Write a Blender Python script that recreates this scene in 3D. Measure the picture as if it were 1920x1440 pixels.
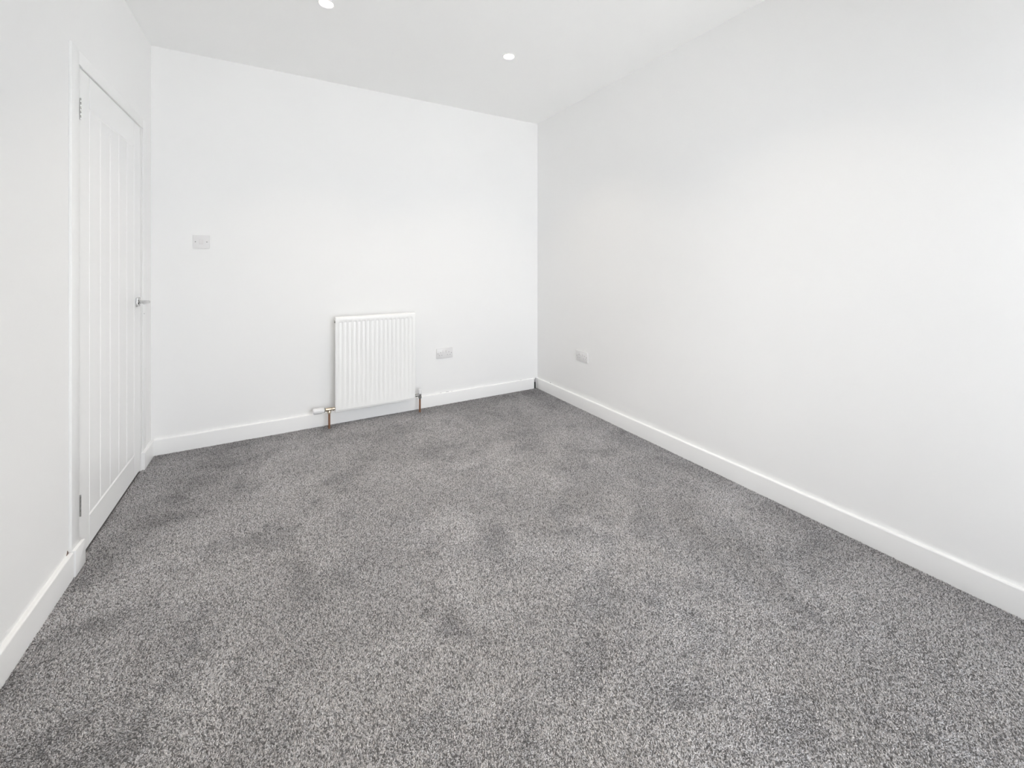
import bpy, bmesh, math
import numpy as np
from mathutils import Vector, Matrix

# ------------------------------------------------------------------ scene, camera, world, light, exposure
scene = bpy.context.scene
col = scene.collection
for o in list(bpy.data.objects):
    bpy.data.objects.remove(o, do_unlink=True)

CAM_H = 1.19
F_PX = 767.0
YAW = math.radians(29.7)
HORIZON = 497.0
cam_data = bpy.data.cameras.new('camera')
cam = bpy.data.objects.new('camera', cam_data)
col.objects.link(cam)
cam.location = (0, 0, CAM_H)
cam.rotation_euler = (math.pi / 2, 0, -YAW)
cam_data.sensor_width = 36
cam_data.lens = F_PX / 1920 * 36
cam_data.shift_y = -(720 - HORIZON) / 1920
cam_data.clip_start = 0.02
scene.camera = cam

scene.view_settings.view_transform = 'Standard'
scene.view_settings.look = 'None'
scene.view_settings.gamma = 1
scene.view_settings.use_curve_mapping = False
scene.view_settings.exposure = -0.04
scene.cycles.max_bounces = 14
scene.cycles.diffuse_bounces = 12
scene.cycles.glossy_bounces = 6
scene.cycles.transparent_max_bounces = 12

# overcast sky
world = bpy.data.worlds.new('overcast_sky')
scene.world = world
world.use_nodes = True
wn = world.node_tree.nodes
wn['Background'].inputs['Color'].default_value = (0.922, 0.955, 1.01, 1)
wn['Background'].inputs['Strength'].default_value = 7.4

# room extents (x right, y towards the far wall)
XL, XR, YB, YF, ZC = -0.695, 2.193, 3.345, -0.62, 2.565
BASE_T = 0.015
FLOOR_Z = -0.006            # carpet backing, pile tips come up to about z = 0
WIN = (0.30, 2.12, 0.06, 2.15)     # patio window in the wall behind the camera: x0, x1, z0, z1

portal_data = bpy.data.lights.new('window_daylight', 'AREA')
portal_data.shape = 'RECTANGLE'
portal_data.size = WIN[1] - WIN[0]
portal_data.size_y = WIN[3] - WIN[2]
portal_data.cycles.is_portal = True
portal = bpy.data.objects.new('window_daylight', portal_data)
col.objects.link(portal)
portal.location = ((WIN[0] + WIN[1]) / 2, YF - 0.13, (WIN[2] + WIN[3]) / 2)
portal.rotation_euler = (math.pi / 2, 0, 0)     # -Z of the light looks along +Y into the room

# hazy sun from beyond the house: it lights the paving outside, never the room directly
sun_data = bpy.data.lights.new('sun', 'SUN')
sun_data.energy = 16.0
sun_data.angle = 0.05
sun_data.color = (1.0, 0.97, 0.92)
sun = bpy.data.objects.new('sun', sun_data)
col.objects.link(sun)
sun.location = (0, 6, 9)
sun.rotation_euler = Vector((0.30, -0.45, -0.84)).to_track_quat('-Z', 'Y').to_euler()

LAMP_W = 2.6
LAMP_COL = (1.0, 0.875, 0.71)
LENS_EMIT = 14.0

# ------------------------------------------------------------------ materials
def new_mat(name):
    m = bpy.data.materials.new(name)
    m.use_nodes = True
    nt = m.node_tree
    return m, nt, nt.nodes['Principled BSDF']

def simple(name, colr, rough=0.5, metal=0.0, bump=0.0, bscale=200.0, vary=0.0, vscale=3.0, spec=0.5):
    m, nt, b = new_mat(name)
    b.inputs['Roughness'].default_value = rough
    b.inputs['Metallic'].default_value = metal
    b.inputs['Specular IOR Level'].default_value = spec
    tc = nt.nodes.new('ShaderNodeTexCoord')
    n = nt.nodes.new('ShaderNodeTexNoise')
    n.inputs['Scale'].default_value = vscale
    n.inputs['Detail'].default_value = 3
    nt.links.new(tc.outputs['Object'], n.inputs['Vector'])
    r = nt.nodes.new('ShaderNodeMix')
    r.data_type = 'RGBA'
    c0 = tuple(max(0, c * (1 - vary)) for c in colr) + (1,)
    c1 = tuple(min(1, c * (1 + vary)) for c in colr) + (1,)
    r.inputs['A'].default_value = c0
    r.inputs['B'].default_value = c1
    nt.links.new(n.outputs['Fac'], r.inputs['Factor'])
    nt.links.new(r.outputs['Result'], b.inputs['Base Color'])
    if bump > 0:
        n2 = nt.nodes.new('ShaderNodeTexNoise')
        n2.inputs['Scale'].default_value = bscale
        n2.inputs['Detail'].default_value = 4
        nt.links.new(tc.outputs['Object'], n2.inputs['Vector'])
        bp = nt.nodes.new('ShaderNodeBump')
        bp.inputs['Strength'].default_value = bump
        bp.inputs['Distance'].default_value = 0.001
        nt.links.new(n2.outputs['Fac'], bp.inputs['Height'])
        nt.links.new(bp.outputs['Normal'], b.inputs['Normal'])
    return m

M_WALL = simple('matt_white_emulsion', (0.91, 0.909, 0.905), 0.8, bump=0.12, bscale=260, vary=0.006, spec=0.25)
M_CEIL = simple('white_ceiling_paint', (0.955, 0.955, 0.951), 0.9, bump=0.1, bscale=240, vary=0.005, spec=0.2)
M_GLOSS = simple('white_satin_woodwork', (0.92, 0.92, 0.915), 0.38, bump=0.05, bscale=120, vary=0.005)
M_RAD = simple('white_enamelled_steel', (0.915, 0.915, 0.905), 0.3, vary=0.004)
M_PLAST = simple('white_moulded_plastic', (0.80, 0.793, 0.793), 0.3, vary=0.006, vscale=20)
M_PLAST2 = simple('white_rocker_plastic', (0.82, 0.805, 0.805), 0.25, vary=0.006, vscale=20)
M_TRV = simple('white_valve_plastic', (0.85, 0.85, 0.86), 0.35, vary=0.005, vscale=30)
M_CHROME = simple('polished_chrome', (0.62, 0.62, 0.62), 0.16, metal=1.0, vary=0.03, vscale=40)
M_STEEL = simple('satin_steel', (0.34, 0.34, 0.33), 0.35, metal=1.0, vary=0.08, vscale=60)
M_COPPER = simple('aged_copper', (0.44, 0.24, 0.155), 0.38, metal=0.85, vary=0.12, vscale=60)
M_BRASS = simple('nickel_brass', (0.62, 0.53, 0.42), 0.3, metal=1.0, vary=0.12, vscale=80)
M_DARK = simple('dark_recess', (0.05, 0.05, 0.05), 0.7, vary=0.1)
M_SLOT = simple('socket_slot_grey', (0.30, 0.29, 0.30), 0.6, vary=0.05)
M_SCREW = simple('grey_screw_head', (0.36, 0.36, 0.35), 0.4, metal=0.6, vary=0.05)
M_CABLE = simple('black_cable_sheath', (0.018, 0.019, 0.018), 0.5, vary=0.1)
M_CORE = simple('grey_cable_core', (0.30, 0.29, 0.30), 0.5, vary=0.15, vscale=60)
M_BACK = simple('grey_carpet_backing', (0.20, 0.196, 0.198), 0.95, bump=0.5, bscale=300, vary=0.5, vscale=260, spec=0.0)
M_PVC = simple('white_window_plastic', (0.85, 0.86, 0.86), 0.35, vary=0.004)
M_PAVE = simple('pale_concrete_paving', (0.72, 0.71, 0.69), 0.9, bump=0.3, bscale=60, vary=0.12, vscale=4)
M_SCUFF = simple('bare_brown_plaster', (0.20, 0.15, 0.12), 0.9, vary=0.2, vscale=80)

def glass_mat():
    m, nt, b = new_mat('window_glass')
    nt.nodes.remove(b)
    tr = nt.nodes.new('ShaderNodeBsdfTransparent')
    tr.inputs['Color'].default_value = (0.97, 0.975, 0.975, 1)
    gl = nt.nodes.new('ShaderNodeBsdfGlossy')
    gl.inputs['Roughness'].default_value = 0.02
    fr = nt.nodes.new('ShaderNodeFresnel')
    fr.inputs['IOR'].default_value = 1.45
    mx = nt.nodes.new('ShaderNodeMixShader')
    nt.links.new(fr.outputs[0], mx.inputs[0])
    nt.links.new(tr.outputs[0], mx.inputs[1])
    nt.links.new(gl.outputs[0], mx.inputs[2])
    nt.links.new(mx.outputs[0], nt.nodes['Material Output'].inputs['Surface'])
    return m
M_GLASS = glass_mat()

def lens_mat():
    m, nt, b = new_mat('lit_lamp_lens')
    b.inputs['Base Color'].default_value = (0.9, 0.9, 0.9, 1)
    b.inputs['Emission Color'].default_value = LAMP_COL + (1,)
    b.inputs['Emission Strength'].default_value = LENS_EMIT
    return m
M_LENS = lens_mat()

def yarn_mat():
    m, nt, b = new_mat('grey_twist_yarn')
    a = nt.nodes.new('ShaderNodeAttribute')
    a.attribute_name = 'yarn'
    tc = nt.nodes.new('ShaderNodeTexCoord')
    nz = nt.nodes.new('ShaderNodeTexNoise')
    nz.inputs['Scale'].default_value = 420.0
    nz.inputs['Detail'].default_value = 2.0
    nt.links.new(tc.outputs['Object'], nz.inputs['Vector'])
    mr = nt.nodes.new('ShaderNodeMapRange')
    mr.inputs['From Min'].default_value = 0.35
    mr.inputs['From Max'].default_value = 0.65
    mr.inputs['To Min'].default_value = 0.58
    mr.inputs['To Max'].default_value = 1.24
    nt.links.new(nz.outputs['Fac'], mr.inputs['Value'])
    vm = nt.nodes.new('ShaderNodeVectorMath')
    vm.operation = 'SCALE'
    nt.links.new(a.outputs['Color'], vm.inputs[0])
    nt.links.new(mr.outputs['Result'], vm.inputs['Scale'])
    nt.links.new(vm.outputs['Vector'], b.inputs['Base Color'])
    b.inputs['Roughness'].default_value = 0.95
    b.inputs['Specular IOR Level'].default_value = 0.1
    return m
M_YARN = yarn_mat()

# ------------------------------------------------------------------ mesh helpers
def add_box(bm, x0, x1, y0, y1, z0, z1):
    vs = [bm.verts.new(p) for p in ((x0, y0, z0), (x1, y0, z0), (x1, y1, z0), (x0, y1, z0),
                                    (x0, y0, z1), (x1, y0, z1), (x1, y1, z1), (x0, y1, z1))]
    for f in ((0, 3, 2, 1), (4, 5, 6, 7), (0, 1, 5, 4), (1, 2, 6, 5), (2, 3, 7, 6), (3, 0, 4, 7)):
        bm.faces.new([vs[i] for i in f])
    return vs

def basis(axis):
    axis = Vector(axis).normalized()
    up = Vector((0, 0, 1)) if abs(axis.z) < 0.9 else Vector((1, 0, 0))
    u = up.cross(axis).normalized()
    return axis, u, axis.cross(u).normalized()

def add_lathe(bm, origin, axis, prof, n=24, caps=True):
    """prof: list of (distance along axis, radius)"""
    a, u, v = basis(axis)
    o = Vector(origin)
    rings = []
    for d, r in prof:
        rings.append([bm.verts.new(o + a * d + u * (r * math.cos(2 * math.pi * i / n)) + v * (r * math.sin(2 * math.pi * i / n))) for i in range(n)])
    for k in range(len(rings) - 1):
        for i in range(n):
            j = (i + 1) % n
            bm.faces.new((rings[k][i], rings[k][j], rings[k + 1][j], rings[k + 1][i]))
    if caps:
        bm.faces.new(list(reversed(rings[0])))
        bm.faces.new(rings[-1])
    return rings

def add_tube(bm, pts, radii, n=12, squash=None):
    """swept tube through pts with per-point radius; squash=(su,sv) scales the section"""
    pts = [Vector(p) for p in pts]
    rings = []
    pu = None
    for k, p in enumerate(pts):
        t = (pts[min(k + 1, len(pts) - 1)] - pts[max(k - 1, 0)]).normalized()
        if pu is None:
            _, u, v = basis(t)
        else:
            u = (pu - t * pu.dot(t)).normalized()
            v = t.cross(u).normalized()
        pu = u
        su, sv = squash[k] if squash else (1, 1)
        r = radii[k]
        rings.append([bm.verts.new(p + u * (r * su * math.cos(2 * math.pi * i / n)) + v * (r * sv * math.sin(2 * math.pi * i / n))) for i in range(n)])
    for k in range(len(rings) - 1):
        for i in range(n):
            j = (i + 1) % n
            bm.faces.new((rings[k][i], rings[k][j], rings[k + 1][j], rings[k + 1][i]))
    bm.faces.new(list(reversed(rings[0])))
    bm.faces.new(rings[-1])

def bevel_all(bm, w, seg=2):
    bmesh.ops.bevel(bm, geom=bm.edges[:], offset=w, segments=seg, affect='EDGES', profile=0.5, clamp_overlap=True)

def obj(name, bm, mat, parent=None, smooth=False, origin=None):
    bmesh.ops.recalc_face_normals(bm, faces=bm.faces[:])
    if origin is not None:
        bmesh.ops.translate(bm, verts=bm.verts[:], vec=-Vector(origin))
    me = bpy.data.meshes.new(name)
    bm.to_mesh(me)
    bm.free()
    me.materials.append(mat)
    if smooth:
        for p in me.polygons:
            p.use_smooth = True
        me.set_sharp_from_angle(angle=math.radians(35))
    o = bpy.data.objects.new(name, me)
    col.objects.link(o)
    if origin is not None:
        o.location = origin
    if parent is not None:
        o.parent = parent
        if parent.location.length > 0 or parent.parent:
            base = Vector(parent.location)
            q = parent.parent
            while q:
                base += Vector(q.location)
                q = q.parent
            o.location = Vector(o.location) - base
    return o

def empty(name, loc):
    o = bpy.data.objects.new(name, None)
    col.objects.link(o)
    o.location = loc
    o.empty_display_size = 0.05
    return o

def tag(o, label, cat, group=None, kind=None):
    o['label'] = label
    o['category'] = cat
    if group:
        o['group'] = group
    if kind:
        o['kind'] = kind
    return o

def box_obj(name, b, mat, parent=None, bevel=0.0, seg=2):
    bm = bmesh.new()
    add_box(bm, *b)
    if bevel:
        bevel_all(bm, bevel, seg)
    return obj(name, bm, mat, parent, smooth=bevel > 0)

# ------------------------------------------------------------------ room shell
WT = 0.12
bm = bmesh.new()
add_box(bm, XL - 0.3, XR + 0.3, YF - 0.3, YB + 0.3, FLOOR_Z - 0.1, FLOOR_Z)
tag(obj('floor', bm, M_BACK), 'grey fitted carpet floor of the empty room', 'floor', kind='structure')

# ceiling with two round cut-outs for the recessed lights
LIGHTS = [(0.217, 2.350), (1.317, 2.350), (0.217, 0.90), (1.317, 0.90)]
HOLE = 0.040
def ceiling_mesh():
    bm = bmesh.new()
    xs = [XL - WT] + sum([[x - 0.1, x + 0.1] for x, _ in LIGHTS[:2]], []) + [XR + WT]
    ys = [YF - WT, 0.80, 1.00, 2.25, 2.45, YB + WT]
    V = {}
    def v(x, y, z=ZC):
        k = (round(x, 5), round(y, 5), round(z, 5))
        if k not in V:
            V[k] = bm.verts.new((x, y, z))
        return V[k]
    for i in range(len(xs) - 1):
        for j in range(len(ys) - 1):
            x0, x1, y0, y1 = xs[i], xs[i + 1], ys[j], ys[j + 1]
            hole = [l for l in LIGHTS if x0 < l[0] < x1 and y0 < l[1] < y1]
            if not hole:
                bm.faces.new((v(x0, y0), v(x0, y1), v(x1, y1), v(x1, y0)))
                continue
            cx, cy = hole[0]
            N = 32
            per = N // 4
            outer = []
            for a, b in (((x1, y0), (x1, y1)), ((x1, y1), (x0, y1)), ((x0, y1), (x0, y0)), ((x0, y0), (x1, y0))):
                for s in range(per):
                    t = s / per
                    outer.append((a[0] + (b[0] - a[0]) * t, a[1] + (b[1] - a[1]) * t))
            for s in range(N):
                ang = -math.pi / 4 + 2 * math.pi * s / N
                ang2 = -math.pi / 4 + 2 * math.pi * (s + 1) / N
                ca, cb = (cx + HOLE * math.cos(ang), cy + HOLE * math.sin(ang)), (cx + HOLE * math.cos(ang2), cy + HOLE * math.sin(ang2))
                oa, ob = outer[s], outer[(s + 1) % N]
                bm.faces.new((v(*oa), v(*ca), v(*cb), v(*ob)))
                bm.faces.new((v(*ca), v(*ca, ZC + 0.06), v(*cb, ZC + 0.06), v(*cb)))
    x0, x1, y0, y1 = xs[0], xs[-1], ys[0], ys[-1]
    t = ZC + 0.16
    q = [bm.verts.new(p) for p in ((x0, y0, t), (x1, y0, t), (x1, y1, t), (x0, y1, t))]
    bm.faces.new(q)
    e = [v(*p) for p in ((x0, y0), (x1, y0), (x1, y1), (x0, y1))]
    for i in range(4):
        j = (i + 1) % 4
        k = [w for w in bm.verts if abs(w.co.z - ZC) < 1e-6]
        if i in (0, 2):
            row = sorted([w for w in k if abs(w.co.y - e[i].co.y) < 1e-6], key=lambda w: w.co.x, reverse=(i == 2))
        else:
            row = sorted([w for w in k if abs(w.co.x - e[i].co.x) < 1e-6], key=lambda w: w.co.y, reverse=(i == 3))
        bm.faces.new(row + [q[j], q[i]])
    return bm
tag(obj('ceiling', ceiling_mesh(), M_CEIL), 'flat white painted ceiling with recessed downlights', 'ceiling', kind='structure')

Z0 = FLOOR_Z
tag(box_obj('wall_back', (XL - WT, XR + WT, YB, YB + WT, Z0, ZC), M_WALL), 'white painted end wall behind the radiator', 'wall', kind='structure')
tag(box_obj('wall_right', (XR, XR + WT, YF - WT, YB, Z0, ZC), M_WALL), 'long blank white painted wall on the right', 'wall', kind='structure')

# left wall with a recess for the door
DY0, DY1, DZ = 2.289, 3.127, 1.992       # clear opening in the wall
REC = 0.075
bm = bmesh.new()
add_box(bm, XL - WT, XL, YF - WT, DY0, Z0, ZC)
add_box(bm, XL - WT, XL, DY1, YB, Z0, ZC)
add_box(bm, XL - WT, XL, DY0, DY1, DZ, ZC)
add_box(bm, XL - WT, XL - REC, DY0, DY1, Z0, DZ)
tag(obj('wall_left', bm, M_WALL), 'white painted wall holding the panelled door', 'wall', kind='structure')

# wall behind the camera, with a glazed patio opening that lets the daylight in
bm = bmesh.new()
add_box(bm, XL, WIN[0], YF - WT, YF, Z0, ZC)
add_box(bm, WIN[1], XR, YF - WT, YF, Z0, ZC)
add_box(bm, WIN[0], WIN[1], YF - WT, YF, WIN[3], ZC)
add_box(bm, WIN[0], WIN[1], YF - WT, YF, Z0, WIN[2])
tag(obj('wall_front', bm, M_WALL), 'white painted wall around the glazed patio opening', 'wall', kind='structure')

win = empty('window_1', ((WIN[0] + WIN[1]) / 2, YF - 0.06, WIN[2]))
tag(win, 'white plastic framed patio window behind the viewer', 'window', kind='structure')
wm = (WIN[0] + WIN[1]) / 2
FW = 0.055
bm = bmesh.new()
for b in ((WIN[0], WIN[0] + FW, WIN[2], WIN[3]), (WIN[1] - FW, WIN[1], WIN[2], WIN[3]), (wm - 0.03, wm + 0.03, WIN[2] + FW, WIN[3] - FW),
          (WIN[0] + FW, WIN[1] - FW, WIN[2], WIN[2] + FW), (WIN[0] + FW, WIN[1] - FW, WIN[3] - FW, WIN[3])):
    add_box(bm, b[0], b[1], YF - 0.10, YF - 0.03, b[2], b[3])
obj('window_frame', bm, M_PVC, win)
for a, b in ((WIN[0] + FW, wm - 0.03), (wm + 0.03, WIN[1] - FW)):
    box_obj('pane', (a, b, YF - 0.068, YF - 0.064, WIN[2] + FW, WIN[3] - FW), M_GLASS, win)

tag(box_obj('ground_outside', (-4, 6, YF - 7, YF - 0.31, -0.25, -0.12), M_PAVE), 'pale paving outside the patio window', 'ground', kind='structure')

# ------------------------------------------------------------------ skirting boards (sit slightly in the pile)
BH = 0.095
def board(name, axis, a0, a1, back, face, parent=None, h=BH, round_end=None):
    """skirting board: axis 'x' or 'y' is its run, back/face are the coordinates across it"""
    sgn = 1 if face > back else -1
    t = abs(face - back)
    prof = [(0, Z0), (t, Z0)]
    r = min(0.006, t * 0.5)
    for i in range(5):
        an = math.pi / 2 * i / 4
        prof.append((t - r + r * math.cos(an), h - r + r * math.sin(an)))
    prof.append((0, h))
    bm = bmesh.new()
    ends = []
    for a in (a0, a1):
        ring = []
        for d, z in prof:
            c = back + sgn * d
            zz = z
            ring.append(bm.verts.new((a, c, zz) if axis == 'x' else (c, a, zz)))
        ends.append(ring)
    n = len(prof)
    for i in range(n):
        j = (i + 1) % n
        bm.faces.new((ends[0][i], ends[0][j], ends[1][j], ends[1][i]))
    bm.faces.new(ends[0])
    bm.faces.new(list(reversed(ends[1])))
    return obj(name, bm, M_GLOSS, parent, smooth=True)

GAP0, GAP1 = XR - 0.047, XR - 0.019
bb = board('baseboard_back', 'x', XL + BASE_T, GAP0, YB, YB - BASE_T)
tag(bb, 'white skirting board along the end wall below the radiator', 'skirting board', kind='structure')
for xa, xb, hh in ((1.195, 1.212, 0.0012), (1.252, 1.278, 0.0022), (1.300, 1.312, 0.0010), (1.995, 2.015, 0.0014)):
    box_obj('open_joint', (xa, xb, YB - 0.0012, YB - 0.0002, BH, BH + hh), M_SLOT, bb)      # cracks where the filler has opened
bb = board('baseboard_right', 'y', YF, YB, XR, XR - BASE_T)
tag(bb, 'long white skirting board along the right wall', 'skirting board', kind='structure')
box_obj('open_joint', (XR - 0.0014, XR - 0.0002, 3.118, 3.130, BH, BH + 0.0045), M_SLOT, bb)
ARC_T = 0.010       # architrave thickness
ARC_Y0, ARC_Y1, ARC_Z = 2.187, 3.20, 2.045
bl = board('baseboard_left', 'y', YF, ARC_Y0 - 0.002, XL, XL + BASE_T)
tag(bl, 'white skirting board along the door wall', 'skirting board', kind='structure')
# short length fixed over the foot of the near architrave, top corner rounded off
def short_board():
    bm = bmesh.new()
    x0, x1 = XL + ARC_T, XL + ARC_T + 0.011
    y0, y1 = ARC_Y0 + 0.0, 2.281
    pts = [(y0, Z0), (y1, Z0), (y1, BH - 0.014)]
    for i in range(1, 6):
        an = math.pi / 2 * i / 5
        pts.append((y1 - 0.014 + 0.014 * math.cos(an), BH - 0.014 + 0.014 * math.sin(an)))
    pts.append((y0, BH + 0.002))
    A = [bm.verts.new((x0, y, z)) for y, z in pts]
    B = [bm.verts.new((x1, y, z)) for y, z in pts]
    n = len(pts)
    for i in range(n):
        j = (i + 1) % n
        bm.faces.new((A[i], A[j], B[j], B[i]))
    bm.faces.new(A)
    bm.faces.new(list(reversed(B)))
    bmesh.ops.recalc_face_normals(bm, faces=bm.faces[:])
    es = [e for e in bm.edges if all(abs(v.co.x - x1) < 1e-6 for v in e.verts)]
    bmesh.ops.bevel(bm, geom=es, offset=0.003, segments=2, affect='EDGES', profile=0.5)
    return bm
obj('skirting_board', short_board(), M_GLOSS, bl, smooth=True)
board('skirting_board', 'y', 3.134, YB - BASE_T, XL, XL + 0.017, bl)
# bare plaster showing at the open joint between skirting and architrave
bm = bmesh.new()
vs = [bm.verts.new((XL + 0.0004, y, z)) for y, z in ((2.168, BH), (2.185, BH), (2.182, BH + 0.005), (2.177, BH + 0.014), (2.175, BH + 0.005))]
vs2 = [bm.verts.new(v.co + Vector((0.0016, 0, 0))) for v in vs]
bm.faces.new(vs2)
for i in range(5):
    bm.faces.new((vs[i], vs[(i + 1) % 5], vs2[(i + 1) % 5], vs2[i]))
obj('open_joint', bm, M_SCUFF, bl)['label'] = 'small brown chip above the skirting joint'

# ------------------------------------------------------------------ door surround
tr = empty('trim_1', (XL, (DY0 + DY1) / 2, 0))
tag(tr, 'flat white architrave around the panelled door', 'door surround', kind='structure')
AX0, AX1 = XL, XL + ARC_T
box_obj('jamb_board', (AX0, AX1, ARC_Y0, 2.2545, Z0, ARC_Z), M_GLOSS, tr, 0.002)
box_obj('jamb_board', (AX0, AX0 + 0.004, DY1 + 0.030, ARC_Y1 + 0.02, Z0, ARC_Z), M_GLOSS, tr, 0.002)
box_obj('head_board', (AX0, AX0 + 0.005, 2.2545, DY1 + 0.030, DZ - 0.001, ARC_Z), M_GLOSS, tr, 0.002)
bm = bmesh.new()
add_box(bm, XL - REC, XL, DY0 - 0.001, DY0 + 0.003, Z0, DZ)
add_box(bm, XL - REC, XL, DY1 - 0.003, DY1 + 0.001, Z0, DZ)
add_box(bm, XL - REC, XL, DY0, DY1, DZ - 0.003, DZ)
obj('door_lining', bm, M_GLOSS, tr)

# ------------------------------------------------------------------ door
LX = XL - 0.002         # leaf face
LT = 0.040
LY0, LY1, LZ0, LZ1 = 2.294, 3.121, 0.007, 1.9855
PY0, PY1, PZ0, PZ1 = 2.396, 3.011, 0.134, 1.845
door = empty('door_1', (LX, LY0, 0))
tag(door, 'white five-board cottage door with chrome lever handle', 'door', kind='structure')
def chamfer_slab(x_face, t, y0, y1, z0, z1, c, edges='yz'):
    """slab whose room-side arrises are chamfered by c on the chosen edges (a: y0, b: y1, c: z0, d: z1)"""
    bm = bmesh.new()
    xb = x_face - t
    ya = y0 + (c if 'a' in edges else 0)
    yb = y1 - (c if 'b' in edges else 0)
    za = z0 + (c if 'c' in edges else 0)
    zb = z1 - (c if 'd' in edges else 0)
    x1 = x_face - c
    B = [bm.verts.new((xb, y, z)) for y, z in ((y0, z0), (y1, z0), (y1, z1), (y0, z1))]
    Mi = [bm.verts.new((x1, y, z)) for y, z in ((y0, z0), (y1, z0), (y1, z1), (y0, z1))]
    F = [bm.verts.new((x_face, y, z)) for y, z in ((ya, za), (yb, za), (yb, zb), (ya, zb))]
    for i in range(4):
        j = (i + 1) % 4
        bm.faces.new((B[i], B[j], Mi[j], Mi[i]))
        bm.faces.new((Mi[i], Mi[j], F[j], F[i]))
    bm.faces.new(F)
    bm.faces.new(list(reversed(B)))
    return bm
CH = 0.0055
obj('stile', chamfer_slab(LX, LT, LY0, PY0, LZ0, LZ1, CH, 'b'), M_GLOSS, door)
obj('stile', chamfer_slab(LX, LT, PY1, LY1, LZ0, LZ1, CH, 'a'), M_GLOSS, door)
obj('rail', chamfer_slab(LX, LT, PY0, PY1, PZ1, LZ1, CH, 'c'), M_GLOSS, door)
obj('rail', chamfer_slab(LX, LT, PY0, PY1, LZ0, PZ0, CH, 'd'), M_GLOSS, door)
NB = 5
for i in range(NB):
    y0 = PY0 + (PY1 - PY0) * i / NB
    y1 = PY0 + (PY1 - PY0) * (i + 1) / NB
    obj('board', chamfer_slab(LX - 0.0005, LT - 0.006, y0, y1, PZ0, PZ1, CH - 0.0005, 'abcd'), M_GLOSS, door)
# hinges at the near edge: knuckle in the gap, leaves either side
for zc in (1.818, 0.222):
    bm = bmesh.new()
    for k in range(5):
        za = zc - 0.043 + k * 0.0175
        kr = 0.0028 if zc > 1 else 0.0021
        add_lathe(bm, (LX + 0.0050, LY0 - 0.0055, za), (0, 0, 1), [(0, kr * 0.8), (0.0008, kr), (0.0158, kr), (0.0166, kr * 0.8)], 12)
    h = obj('hinge', bm, M_CHROME if zc > 1 else M_STEEL, door, smooth=True)
    h['label'] = 'bright metal hinge' if zc > 1 else 'dull metal hinge'
    box_obj('hinge_leaf', (LX - 0.02, LX + 0.002, LY0 - 0.0025, LY0 - 0.0008, zc - 0.043, zc + 0.043), M_STEEL, h)
# lever handle on a square rose
HY, HZ = 3.066, 0.980
bm = bmesh.new()
pts = [(LX + 0.006, HY, HZ), (LX + 0.030, HY, HZ), (LX + 0.040, HY - 0.001, HZ), (LX + 0.048, HY - 0.006, HZ), (LX + 0.052, HY - 0.016, HZ),
       (LX + 0.053, HY - 0.04, HZ), (LX + 0.053, HY - 0.075, HZ + 0.001), (LX + 0.052, HY - 0.105, HZ + 0.002), (LX + 0.051, HY - 0.114, HZ + 0.002)]
add_tube(bm, pts, [0.0095, 0.0095, 0.0095, 0.0095, 0.009, 0.0085, 0.0085, 0.008, 0.004], 14,
         [(1, 1)] * 4 + [(0.9, 1)] + [(0.8, 1.1)] * 4)
hd = obj('lever_handle', bm, M_CHROME, door, smooth=True)
hd['label'] = 'chrome lever handle'
bm = bmesh.new()
add_box(bm, LX, LX + 0.008, HY - 0.026, HY + 0.026, HZ - 0.026, HZ + 0.026)
bevel_all(bm, 0.0025, 2)
obj('rose', bm, M_CHROME, hd, smooth=True)
bm = bmesh.new()
add_lathe(bm, (LX + 0.008, HY, HZ), (1, 0, 0), [(0, 0.014), (0.004, 0.014), (0.006, 0.011)], 20)
obj('collar', bm, M_CHROME, hd, smooth=True)
bm = bmesh.new()
add_lathe(bm, (XL + ARC_T, 3.150, 0.905), (1, 0, 0), [(0, 0.003), (0.0008, 0.003), (0.0014, 0.002)], 10)
obj('screw', bm, M_STEEL, tr, smooth=True)

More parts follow.
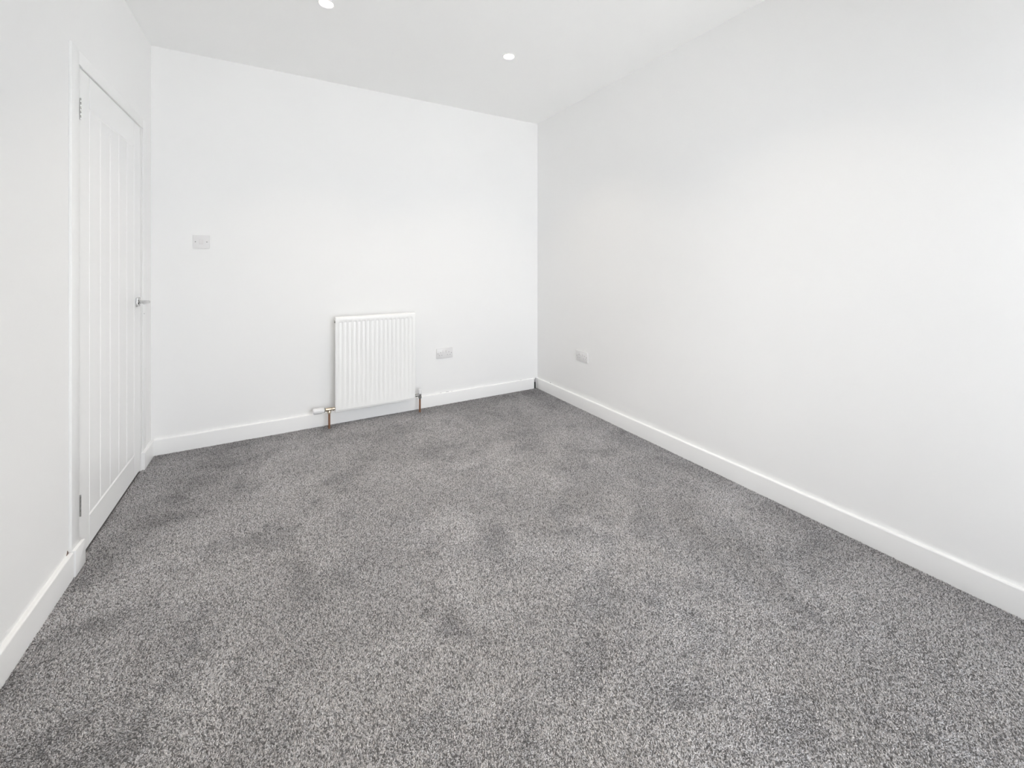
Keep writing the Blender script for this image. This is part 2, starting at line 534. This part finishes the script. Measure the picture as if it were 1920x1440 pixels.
# ------------------------------------------------------------------ radiator
RX0, RX1, RZ0, RZ1 = 0.361, 0.956, 0.106, 0.808
RYF, RYB = 3.246, 3.272
rad = empty('radiator', ((RX0 + RX1) / 2, RYB, RZ0))
tag(rad, 'white ribbed panel radiator on the end wall with copper pipes', 'radiator')
def panel_mesh():
    bm = bmesh.new()
    nrib = 17
    m = 0.020
    pitch = (RX1 - RX0 - 2 * m) / nrib
    xs = [(RX0, 0.0), (RX0 + 0.004, 0.0)]
    for i in range(nrib):
        c = RX0 + m + pitch * (i + 0.5)
        w, s = pitch * 0.26, pitch * 0.14
        xs += [(c - w - s, 0), (c - w, 1), (c + w, 1), (c + w + s, 0)]
    xs += [(RX1 - 0.004, 0.0), (RX1, 0.0)]
    zs = [(RZ0, 0, 0.010), (RZ0 + 0.003, 0, 0.0050), (RZ0 + 0.012, 0, 0.0042), (RZ0 + 0.0145, 0, 0), (RZ0 + 0.038, 0, 0), (RZ0 + 0.058, 1, 0), (RZ1 - 0.043, 1, 0), (RZ1 - 0.037, 0, 0),
          (RZ1 - 0.014, 0, 0), (RZ1 - 0.008, 0, 0.0012), (RZ1 - 0.003, 0, 0.0045), (RZ1, 0, 0.011)]
    depth = 0.0045
    G = []
    for z, fz, back in zs:
        row = []
        for k, (x, fx) in enumerate(xs):
            eb = 0.004 if k in (0, len(xs) - 1) else 0
            row.append(bm.verts.new((x, RYF + max(back, eb) + depth * fx * fz, z)))
        G.append(row)
    for j in range(len(zs) - 1):
        for i in range(len(xs) - 1):
            bm.faces.new((G[j][i], G[j][i + 1], G[j + 1][i + 1], G[j + 1][i]))
    # back sheet and rim
    bot = [bm.verts.new((x, RYB, RZ0)) for x, _ in xs]
    top = [bm.verts.new((x, RYB, RZ1)) for x, _ in xs]
    n = len(xs)
    for i in range(n - 1):
        bm.faces.new((bot[i], bot[i + 1], G[0][i + 1], G[0][i]))
        bm.faces.new((G[-1][i], G[-1][i + 1], top[i + 1], top[i]))
        bm.faces.new((bot[i + 1], bot[i], top[i], top[i + 1]))
    bm.faces.new([bot[0]] + [G[j][0] for j in range(len(zs))] + [top[0]])
    bm.faces.new([bot[-1], top[-1]] + [G[j][-1] for j in reversed(range(len(zs)))])
    return bm
obj('panel', panel_mesh(), M_RAD, rad, smooth=True)
# convector fins folded behind the panel
bm = bmesh.new()
nf = 22
for i in range(nf):
    x = RX0 + 0.045 + (RX1 - RX0 - 0.09) * i / (nf - 1)
    add_box(bm, x - 0.0006, x + 0.0006, RYB, RYB + 0.034, RZ0 + 0.05, RZ1 - 0.05)
    if i % 2 == 0 and i < nf - 1:
        x2 = RX0 + 0.045 + (RX1 - RX0 - 0.09) * (i + 1) / (nf - 1)
        add_box(bm, x, x2, RYB + 0.033, RYB + 0.034, RZ0 + 0.05, RZ1 - 0.05)
obj('convector_fins', bm, M_RAD, rad)
for x in (RX0 + 0.11, RX1 - 0.11):
    bm = bmesh.new()
    add_box(bm, x - 0.015, x + 0.015, YB - 0.003, YB - 0.0002, RZ0 + 0.10, RZ1 - 0.08)
    add_box(bm, x - 0.002, x + 0.002, RYB, YB - 0.003, RZ1 - 0.13, RZ1 - 0.09)
    add_box(bm, x - 0.002, x + 0.002, RYB, YB - 0.003, RZ0 + 0.09, RZ0 + 0.13)
    obj('wall_bracket', bm, M_STEEL, rad)
YP = 3.262
# bleed plug on the near top corner, blank plug at the other
bm = bmesh.new()
add_lathe(bm, (RX0, YP, RZ1 - 0.034), (-1, 0, 0), [(0, 0.0105), (0.006, 0.0105), (0.007, 0.009)], 6)
p = obj('bleed_plug', bm, M_STEEL, rad)
# supply pipes
PX0, PX1, VZ = 0.3215, 0.998, 0.134
for x, zt in ((PX0, VZ - 0.012), (PX1, VZ - 0.030)):
    bm = bmesh.new()
    add_tube(bm, [(x, YP, Z0), (x, YP, zt * 0.5), (x, YP, zt)], [0.0075] * 3, 16)
    obj('supply_pipe', bm, M_COPPER, rad, smooth=True)['label'] = 'bare copper pipe'
# thermostatic valve lying on its side
bm = bmesh.new()
add_lathe(bm, (RX0 + 0.001, YP, VZ), (-1, 0, 0), [(0, 0.009), (0.006, 0.009), (0.0065, 0.0125), (0.018, 0.0125), (0.0185, 0.0095), (0.024, 0.0095), (0.027, 0.0125), (0.064, 0.0125), (0.067, 0.010)], 20)
add_lathe(bm, (PX0, YP, VZ + 0.004), (0, 0, -1), [(0, 0.0105), (0.016, 0.0105), (0.019, 0.0125), (0.030, 0.0125), (0.032, 0.009), (0.038, 0.0085)], 20)
tv = obj('thermostatic_valve', bm, M_BRASS, rad, smooth=True)
bm = bmesh.new()
add_lathe(bm, (0.2925, YP, VZ), (-1, 0, 0), [(0, 0.0165), (0.004, 0.0175), (0.005, 0.0155)], 28)
obj('union_nut', bm, M_STEEL, tv, smooth=True)
bm = bmesh.new()
prof = [(0, 0.0170), (0.003, 0.0185), (0.013, 0.0190), (0.015, 0.0215), (0.024, 0.0220), (0.062, 0.0208), (0.069, 0.0190), (0.073, 0.0155), (0.075, 0.006)]
rings = add_lathe(bm, (0.2878, YP, VZ), (-1, 0, 0), prof, 36)
# grip flutes on the head
for k in (4, 5):
    for i, v in enumerate(rings[k]):
        if i % 3 == 0:
            c = Vector((v.co.x, YP, VZ))
            v.co = c + (v.co - c) * 0.94
obj('thermostat_head', bm, M_TRV, tv, smooth=True)['label'] = 'white plastic thermostat head'
# lockshield valve, upright
bm = bmesh.new()
add_lathe(bm, (RX1 - 0.001, YP, VZ), (1, 0, 0), [(0, 0.009), (0.008, 0.009), (0.0085, 0.0125), (0.022, 0.0125), (0.0225, 0.0095), (0.040, 0.0095)], 20)
add_lathe(bm, (PX1, YP, VZ + 0.012), (0, 0, -1), [(0, 0.0115), (0.022, 0.0115), (0.024, 0.013), (0.036, 0.013), (0.038, 0.0095), (0.044, 0.009)], 20)
lv = obj('lockshield_valve', bm, M_STEEL, rad, smooth=True)
bm = bmesh.new()
add_lathe(bm, (PX1, YP, VZ + 0.010), (0, 0, 1), [(0, 0.0135), (0.003, 0.0145), (0.030, 0.0135), (0.036, 0.012), (0.038, 0.008)], 24)
obj('lockshield_cap', bm, M_TRV, lv, smooth=True)['label'] = 'white plastic lockshield cap'

# ------------------------------------------------------------------ wiring plates
def to_wall(bm, origin, wall):
    """plate-local: u across (to the right as seen from the room), v up, w out of the wall"""
    o = Vector(origin)
    for v in bm.verts:
        u, w, z = v.co.x, v.co.y, v.co.z
        if wall == 'back':
            v.co = o + Vector((u, -w, z))
        else:
            v.co = o + Vector((-w, -u, z))

def plate_part(name, fill, origin, wall, mat, parent, smooth=True):
    bm = bmesh.new()
    fill(bm)
    to_wall(bm, origin, wall)
    return obj(name, bm, mat, parent, smooth=smooth)

def rbox(x0, x1, w0, w1, z0, z1, r):
    def f(bm):
        add_box(bm, x0, x1, w0, w1, z0, z1)
        if r:
            bevel_all(bm, r, 2)
    return f

def screw(u, z, r=0.0034, w=0.0075):
    def f(bm):
        add_lathe(bm, (u, w, z), (0, 1, 0), [(0, r), (0.0008, r), (0.0012, r * 0.7)], 12)
    return f

def double_socket(origin, wall, label):
    r = empty('double_socket', origin)
    tag(r, label, 'socket', 'double sockets low on the walls')
    plate_part('face_plate', rbox(-0.073, 0.073, 0, 0.009, -0.043, 0.043, 0.003), origin, wall, M_PLAST, r)
    for c in (-0.037, 0.037):
        s = plate_part('rocker', rbox(c * 0.40 - 0.0075, c * 0.40 + 0.0075, 0.008, 0.0125, 0.004, 0.026, 0.0015), origin, wall, M_PLAST2, r)
        plate_part('pin_slot', rbox(c - 0.002, c + 0.002, 0.0088, 0.0094, 0.004, 0.012, 0), origin, wall, M_SLOT, r)
        plate_part('pin_slot', rbox(c - 0.0145, c - 0.0085, 0.0088, 0.0094, -0.017, -0.0135, 0), origin, wall, M_SLOT, r)
        plate_part('pin_slot', rbox(c + 0.0085, c + 0.0145, 0.0088, 0.0094, -0.017, -0.0135, 0), origin, wall, M_SLOT, r)
    for u in (-0.0603, 0.0603):
        plate_part('screw', screw(u, 0.0, 0.0034, 0.0085), origin, wall, M_SCREW, r)
    return r
double_socket((1.2385, YB, 0.434), 'back', 'white double socket on the end wall beside the radiator')
double_socket((XR, 2.662, 0.432), 'right', 'white double socket on the long right wall near the corner')

SO = (-0.441, YB, 1.342)
sw = empty('light_switch', SO)
tag(sw, 'white square light switch on the end wall beside the door', 'light switch')
plate_part('face_plate', rbox(-0.044, 0.044, 0, 0.009, -0.044, 0.044, 0.003), SO, 'back', M_PLAST, sw)
plate_part('rocker', rbox(-0.0105, 0.0105, 0.008, 0.0125, -0.016, 0.016, 0.002), SO, 'back', M_PLAST2, sw)
for u in (-0.0302, 0.0302):
    plate_part('screw', screw(u, 0.0, 0.0036, 0.0085), SO, 'back', M_SCREW, sw)

# ------------------------------------------------------------------ cable stub in the far corner
CX, CY = (GAP0 + GAP1) / 2 - 0.001, YB - 0.009
cb = empty('cable_stub', (CX, CY, Z0))
tag(cb, 'short dark cable stub rising in the gap at the far corner', 'cable')
bm = bmesh.new()
add_tube(bm, [(CX, CY, Z0), (CX, CY, 0.03), (CX, CY, 0.058)], [0.0082, 0.0082, 0.0076], 14)
obj('sheath', bm, M_CABLE, cb, smooth=True)
for dx, top, bend in ((-0.0045, 0.086, -0.001), (0.0040, 0.098, 0.003)):
    bm = bmesh.new()
    add_tube(bm, [(CX + dx * 0.8, CY, 0.052), (CX + dx, CY - 0.001, 0.068), (CX + dx + bend, CY - 0.001, top - 0.006), (CX + dx + bend * 2, CY - 0.002, top)], [0.0030, 0.0030, 0.0028, 0.0018], 10)
    obj('core', bm, M_CORE, cb, smooth=True)

# ------------------------------------------------------------------ recessed downlights
for (lx, ly), lab in zip(LIGHTS, ('lit recessed downlight nearer the door, at the top edge of the photo', 'lit recessed downlight nearer the blank right wall',
                          'lit recessed downlight overhead on the door side, behind the front row', 'lit recessed downlight overhead on the right side, behind the front row')):
    dl = empty('downlight', (lx, ly, ZC))
    tag(dl, lab, 'ceiling light', 'recessed ceiling downlights')
    bm = bmesh.new()
    prof = [(0.0, 0.0425), (0.0028, 0.0420), (0.0042, 0.0395), (0.0036, 0.0350), (0.0, 0.0335), (-0.010, 0.0325), (-0.012, 0.0325)]
    add_lathe(bm, (lx, ly, ZC), (0, 0, -1), prof, 40, caps=False)
    obj('bezel', bm, M_GLOSS, dl, smooth=True)
    bm = bmesh.new()
    add_lathe(bm, (lx, ly, ZC), (0, 0, -1), [(-0.0035, 0.0330), (-0.0020, 0.0330), (-0.0012, 0.027), (-0.0008, 0.014)], 32)
    obj('lens', bm, M_LENS, dl, smooth=True)
    bm = bmesh.new()
    add_lathe(bm, (lx, ly, ZC), (0, 0, 1), [(0.003, 0.0335), (0.045, 0.0335), (0.055, 0.02)], 24)
    obj('lamp_can', bm, M_STEEL, dl, smooth=True)
    ld = bpy.data.lights.new('lamp_light', 'AREA')
    ld.shape = 'DISK'
    ld.size = 0.06
    ld.energy = LAMP_W
    ld.color = LAMP_COL
    ld.spread = math.radians(105)      # downlight beam
    lo = bpy.data.objects.new('lamp_light', ld)
    col.objects.link(lo)
    lo.parent = dl
    lo.location = (0, 0, -0.006)

# ------------------------------------------------------------------ carpet pile: one cone-shaped tuft per stitch
def carpet():
    rng = np.random.default_rng(7)
    def vnoise(x, y, cell, seed):
        """smooth value noise"""
        r = np.random.default_rng(seed)
        g = r.uniform(-1, 1, (256, 256))
        u, v = x / cell + 40, y / cell + 40
        i, j = np.floor(u).astype(int), np.floor(v).astype(int)
        fu, fv = u - i, v - j
        fu, fv = fu * fu * (3 - 2 * fu), fv * fv * (3 - 2 * fv)
        i, j = i % 255, j % 255
        return (g[i, j] * (1 - fu) * (1 - fv) + g[i + 1, j] * fu * (1 - fv) + g[i, j + 1] * (1 - fu) * fv + g[i + 1, j + 1] * fu * fv)
    x0, x1, y0, y1 = XL, XR - BASE_T + 0.002, YF + 0.002, YB - BASE_T + 0.002
    def lattice(S):
        nx, ny = int((x1 - x0) / S), int((y1 - y0) / S)
        X, Y = np.meshgrid(np.arange(nx), np.arange(ny), indexing='ij')
        X = X + 0.5 * (Y % 2)
        X = X.ravel() * S + x0 + rng.uniform(-0.42, 0.42, X.size) * S
        Y = Y.ravel() * S + y0 + rng.uniform(-0.42, 0.42, Y.size) * S
        return X, Y
    def ahead(X, Y):
        return X * math.sin(YAW) + Y * math.cos(YAW) > 0.68
    # fine stitches over the open floor, coarser ones in the corner by the patio window
    Xa, Ya = lattice(0.0031)
    k = ahead(Xa, Ya)
    Xb, Yb = lattice(0.0060)
    kb = ~ahead(Xb, Yb)
    fine = np.concatenate([np.ones(k.sum()), np.full(kb.sum(), 1.75)])
    X, Y = np.concatenate([Xa[k], Xb[kb]]), np.concatenate([Ya[k], Yb[kb]])
    # stay clear of the skirting on the door side, but run up to the door leaf in the doorway
    keep = (X > XL + BASE_T) | ((Y > 2.284) & (Y < 3.132) & (X > LX + 0.001))
    keep &= ~((X < XL + 0.022) & (Y > ARC_Y0 - 0.003) & (Y < 2.284))
    keep &= ~((X < XL + 0.020) & (Y > 3.132))
    for px in (PX0, PX1):
        keep &= ((X - px) ** 2 + (Y - YP) ** 2) > 0.0085 ** 2
    X, Y, fine = X[keep], Y[keep], fine[keep]
    n = X.size
    # pile lay: wandering brushed patches and foot marks
    wx = X + 0.10 * vnoise(X, Y, 0.35, 11)
    wy = Y + 0.10 * vnoise(X, Y, 0.35, 12)
    a = 0.45 * vnoise(wx, wy, 0.42, 1) + 0.50 * vnoise(wx, wy, 0.15, 2) + 0.40 * vnoise(wx, wy, 0.07, 3)
    b = 0.45 * vnoise(wx, wy, 0.45, 4) + 0.50 * vnoise(wx, wy, 0.16, 5) + 0.40 * vnoise(wx, wy, 0.07, 6)
    # crushed spots, and bands brushed the other way along the right and far skirting
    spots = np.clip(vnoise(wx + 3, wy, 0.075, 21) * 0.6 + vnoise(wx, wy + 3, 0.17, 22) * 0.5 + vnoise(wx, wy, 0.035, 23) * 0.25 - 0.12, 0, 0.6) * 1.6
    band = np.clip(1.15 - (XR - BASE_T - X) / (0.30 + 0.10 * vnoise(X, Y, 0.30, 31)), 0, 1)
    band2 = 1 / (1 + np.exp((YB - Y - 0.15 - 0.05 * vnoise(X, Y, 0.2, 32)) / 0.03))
    lx = LEAN_X + LEAN_A * a + rng.normal(0, 0.70, n)
    ly = LEAN_Y + LEAN_A * b - LEAN_S * spots - 0.6 * np.maximum(band, band2) + rng.normal(0, 0.70, n)
    h = 0.0058 * rng.uniform(0.75, 1.15, n)
    inv = h / np.sqrt(1 + lx * lx + ly * ly)
    tip = np.stack([X + lx * inv, Y + ly * inv, FLOOR_Z + inv], 1)
    tip[:, 0] = np.minimum(tip[:, 0], XR - BASE_T + 0.004)
    r = 0.00235 * rng.uniform(0.8, 1.2, n) * fine * (1 - 0.12 * np.clip(spots + 0.35 * np.maximum(band, band2), 0, 1))
    rot = rng.uniform(0, 2 * np.pi, n)
    # each tuft is a three-sided cone
    verts = np.empty((n, 4, 3), np.float32)
    for k in range(3):
        an = rot + 2 * np.pi * k / 3
        verts[:, k, 0] = X + r * np.cos(an)
        verts[:, k, 1] = Y + r * np.sin(an)
        verts[:, k, 2] = FLOOR_Z
    verts[:, 3, :] = tip
    base = (np.arange(n) * 4)[:, None, None]
    tri = np.array([[0, 1, 3], [1, 2, 3], [2, 0, 3]])[None]
    loops = (base + tri).reshape(-1).astype(np.int32)
    me = bpy.data.meshes.new('carpet_pile')
    me.vertices.add(n * 4)
    me.vertices.foreach_set('co', verts.reshape(-1))
    me.loops.add(loops.size)
    me.loops.foreach_set('vertex_index', loops)
    nt = n * 3
    me.polygons.add(nt)
    me.polygons.foreach_set('loop_start', np.arange(nt, dtype=np.int32) * 3)
    me.polygons.foreach_set('loop_total', np.full(nt, 3, np.int32))
    # yarn colours: pale, mid and charcoal ends twisted together
    pick = rng.random(n)
    lum = np.where(pick < 0.46, rng.normal(Y_LIGHT, 0.07, n), np.where(pick < 0.76, rng.normal(Y_MID, 0.04, n), rng.normal(Y_DARK, 0.02, n)))
    # pile-lay shading put into the yarn colour: soft patches, spots and skirting bands
    lay_shade = 0.10 * vnoise(wx, wy, 0.33, 41) + 0.08 * vnoise(wx, wy, 0.13, 42) - 0.11 * spots - 0.13 * np.maximum(band, 0.7 * band2)
    lum = np.clip(lum * (0.87 + lay_shade), 0.03, 0.85)
    tint = rng.normal(0, 0.012, n)
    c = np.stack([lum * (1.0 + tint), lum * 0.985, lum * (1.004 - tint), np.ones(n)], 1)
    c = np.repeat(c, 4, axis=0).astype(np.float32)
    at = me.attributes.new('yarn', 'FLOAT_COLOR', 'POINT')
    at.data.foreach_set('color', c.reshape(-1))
    me.update(calc_edges=True)
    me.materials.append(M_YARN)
    o = bpy.data.objects.new('carpet_pile', me)
    col.objects.link(o)
    tag(o, 'speckled light and charcoal grey carpet pile covering the whole floor', 'carpet', kind='stuff')
LEAN_X, LEAN_Y, LEAN_A, LEAN_S = -0.10, 0.25, 0.7, 0.7
Y_LIGHT, Y_MID, Y_DARK = 0.78, 0.51, 0.25
carpet()
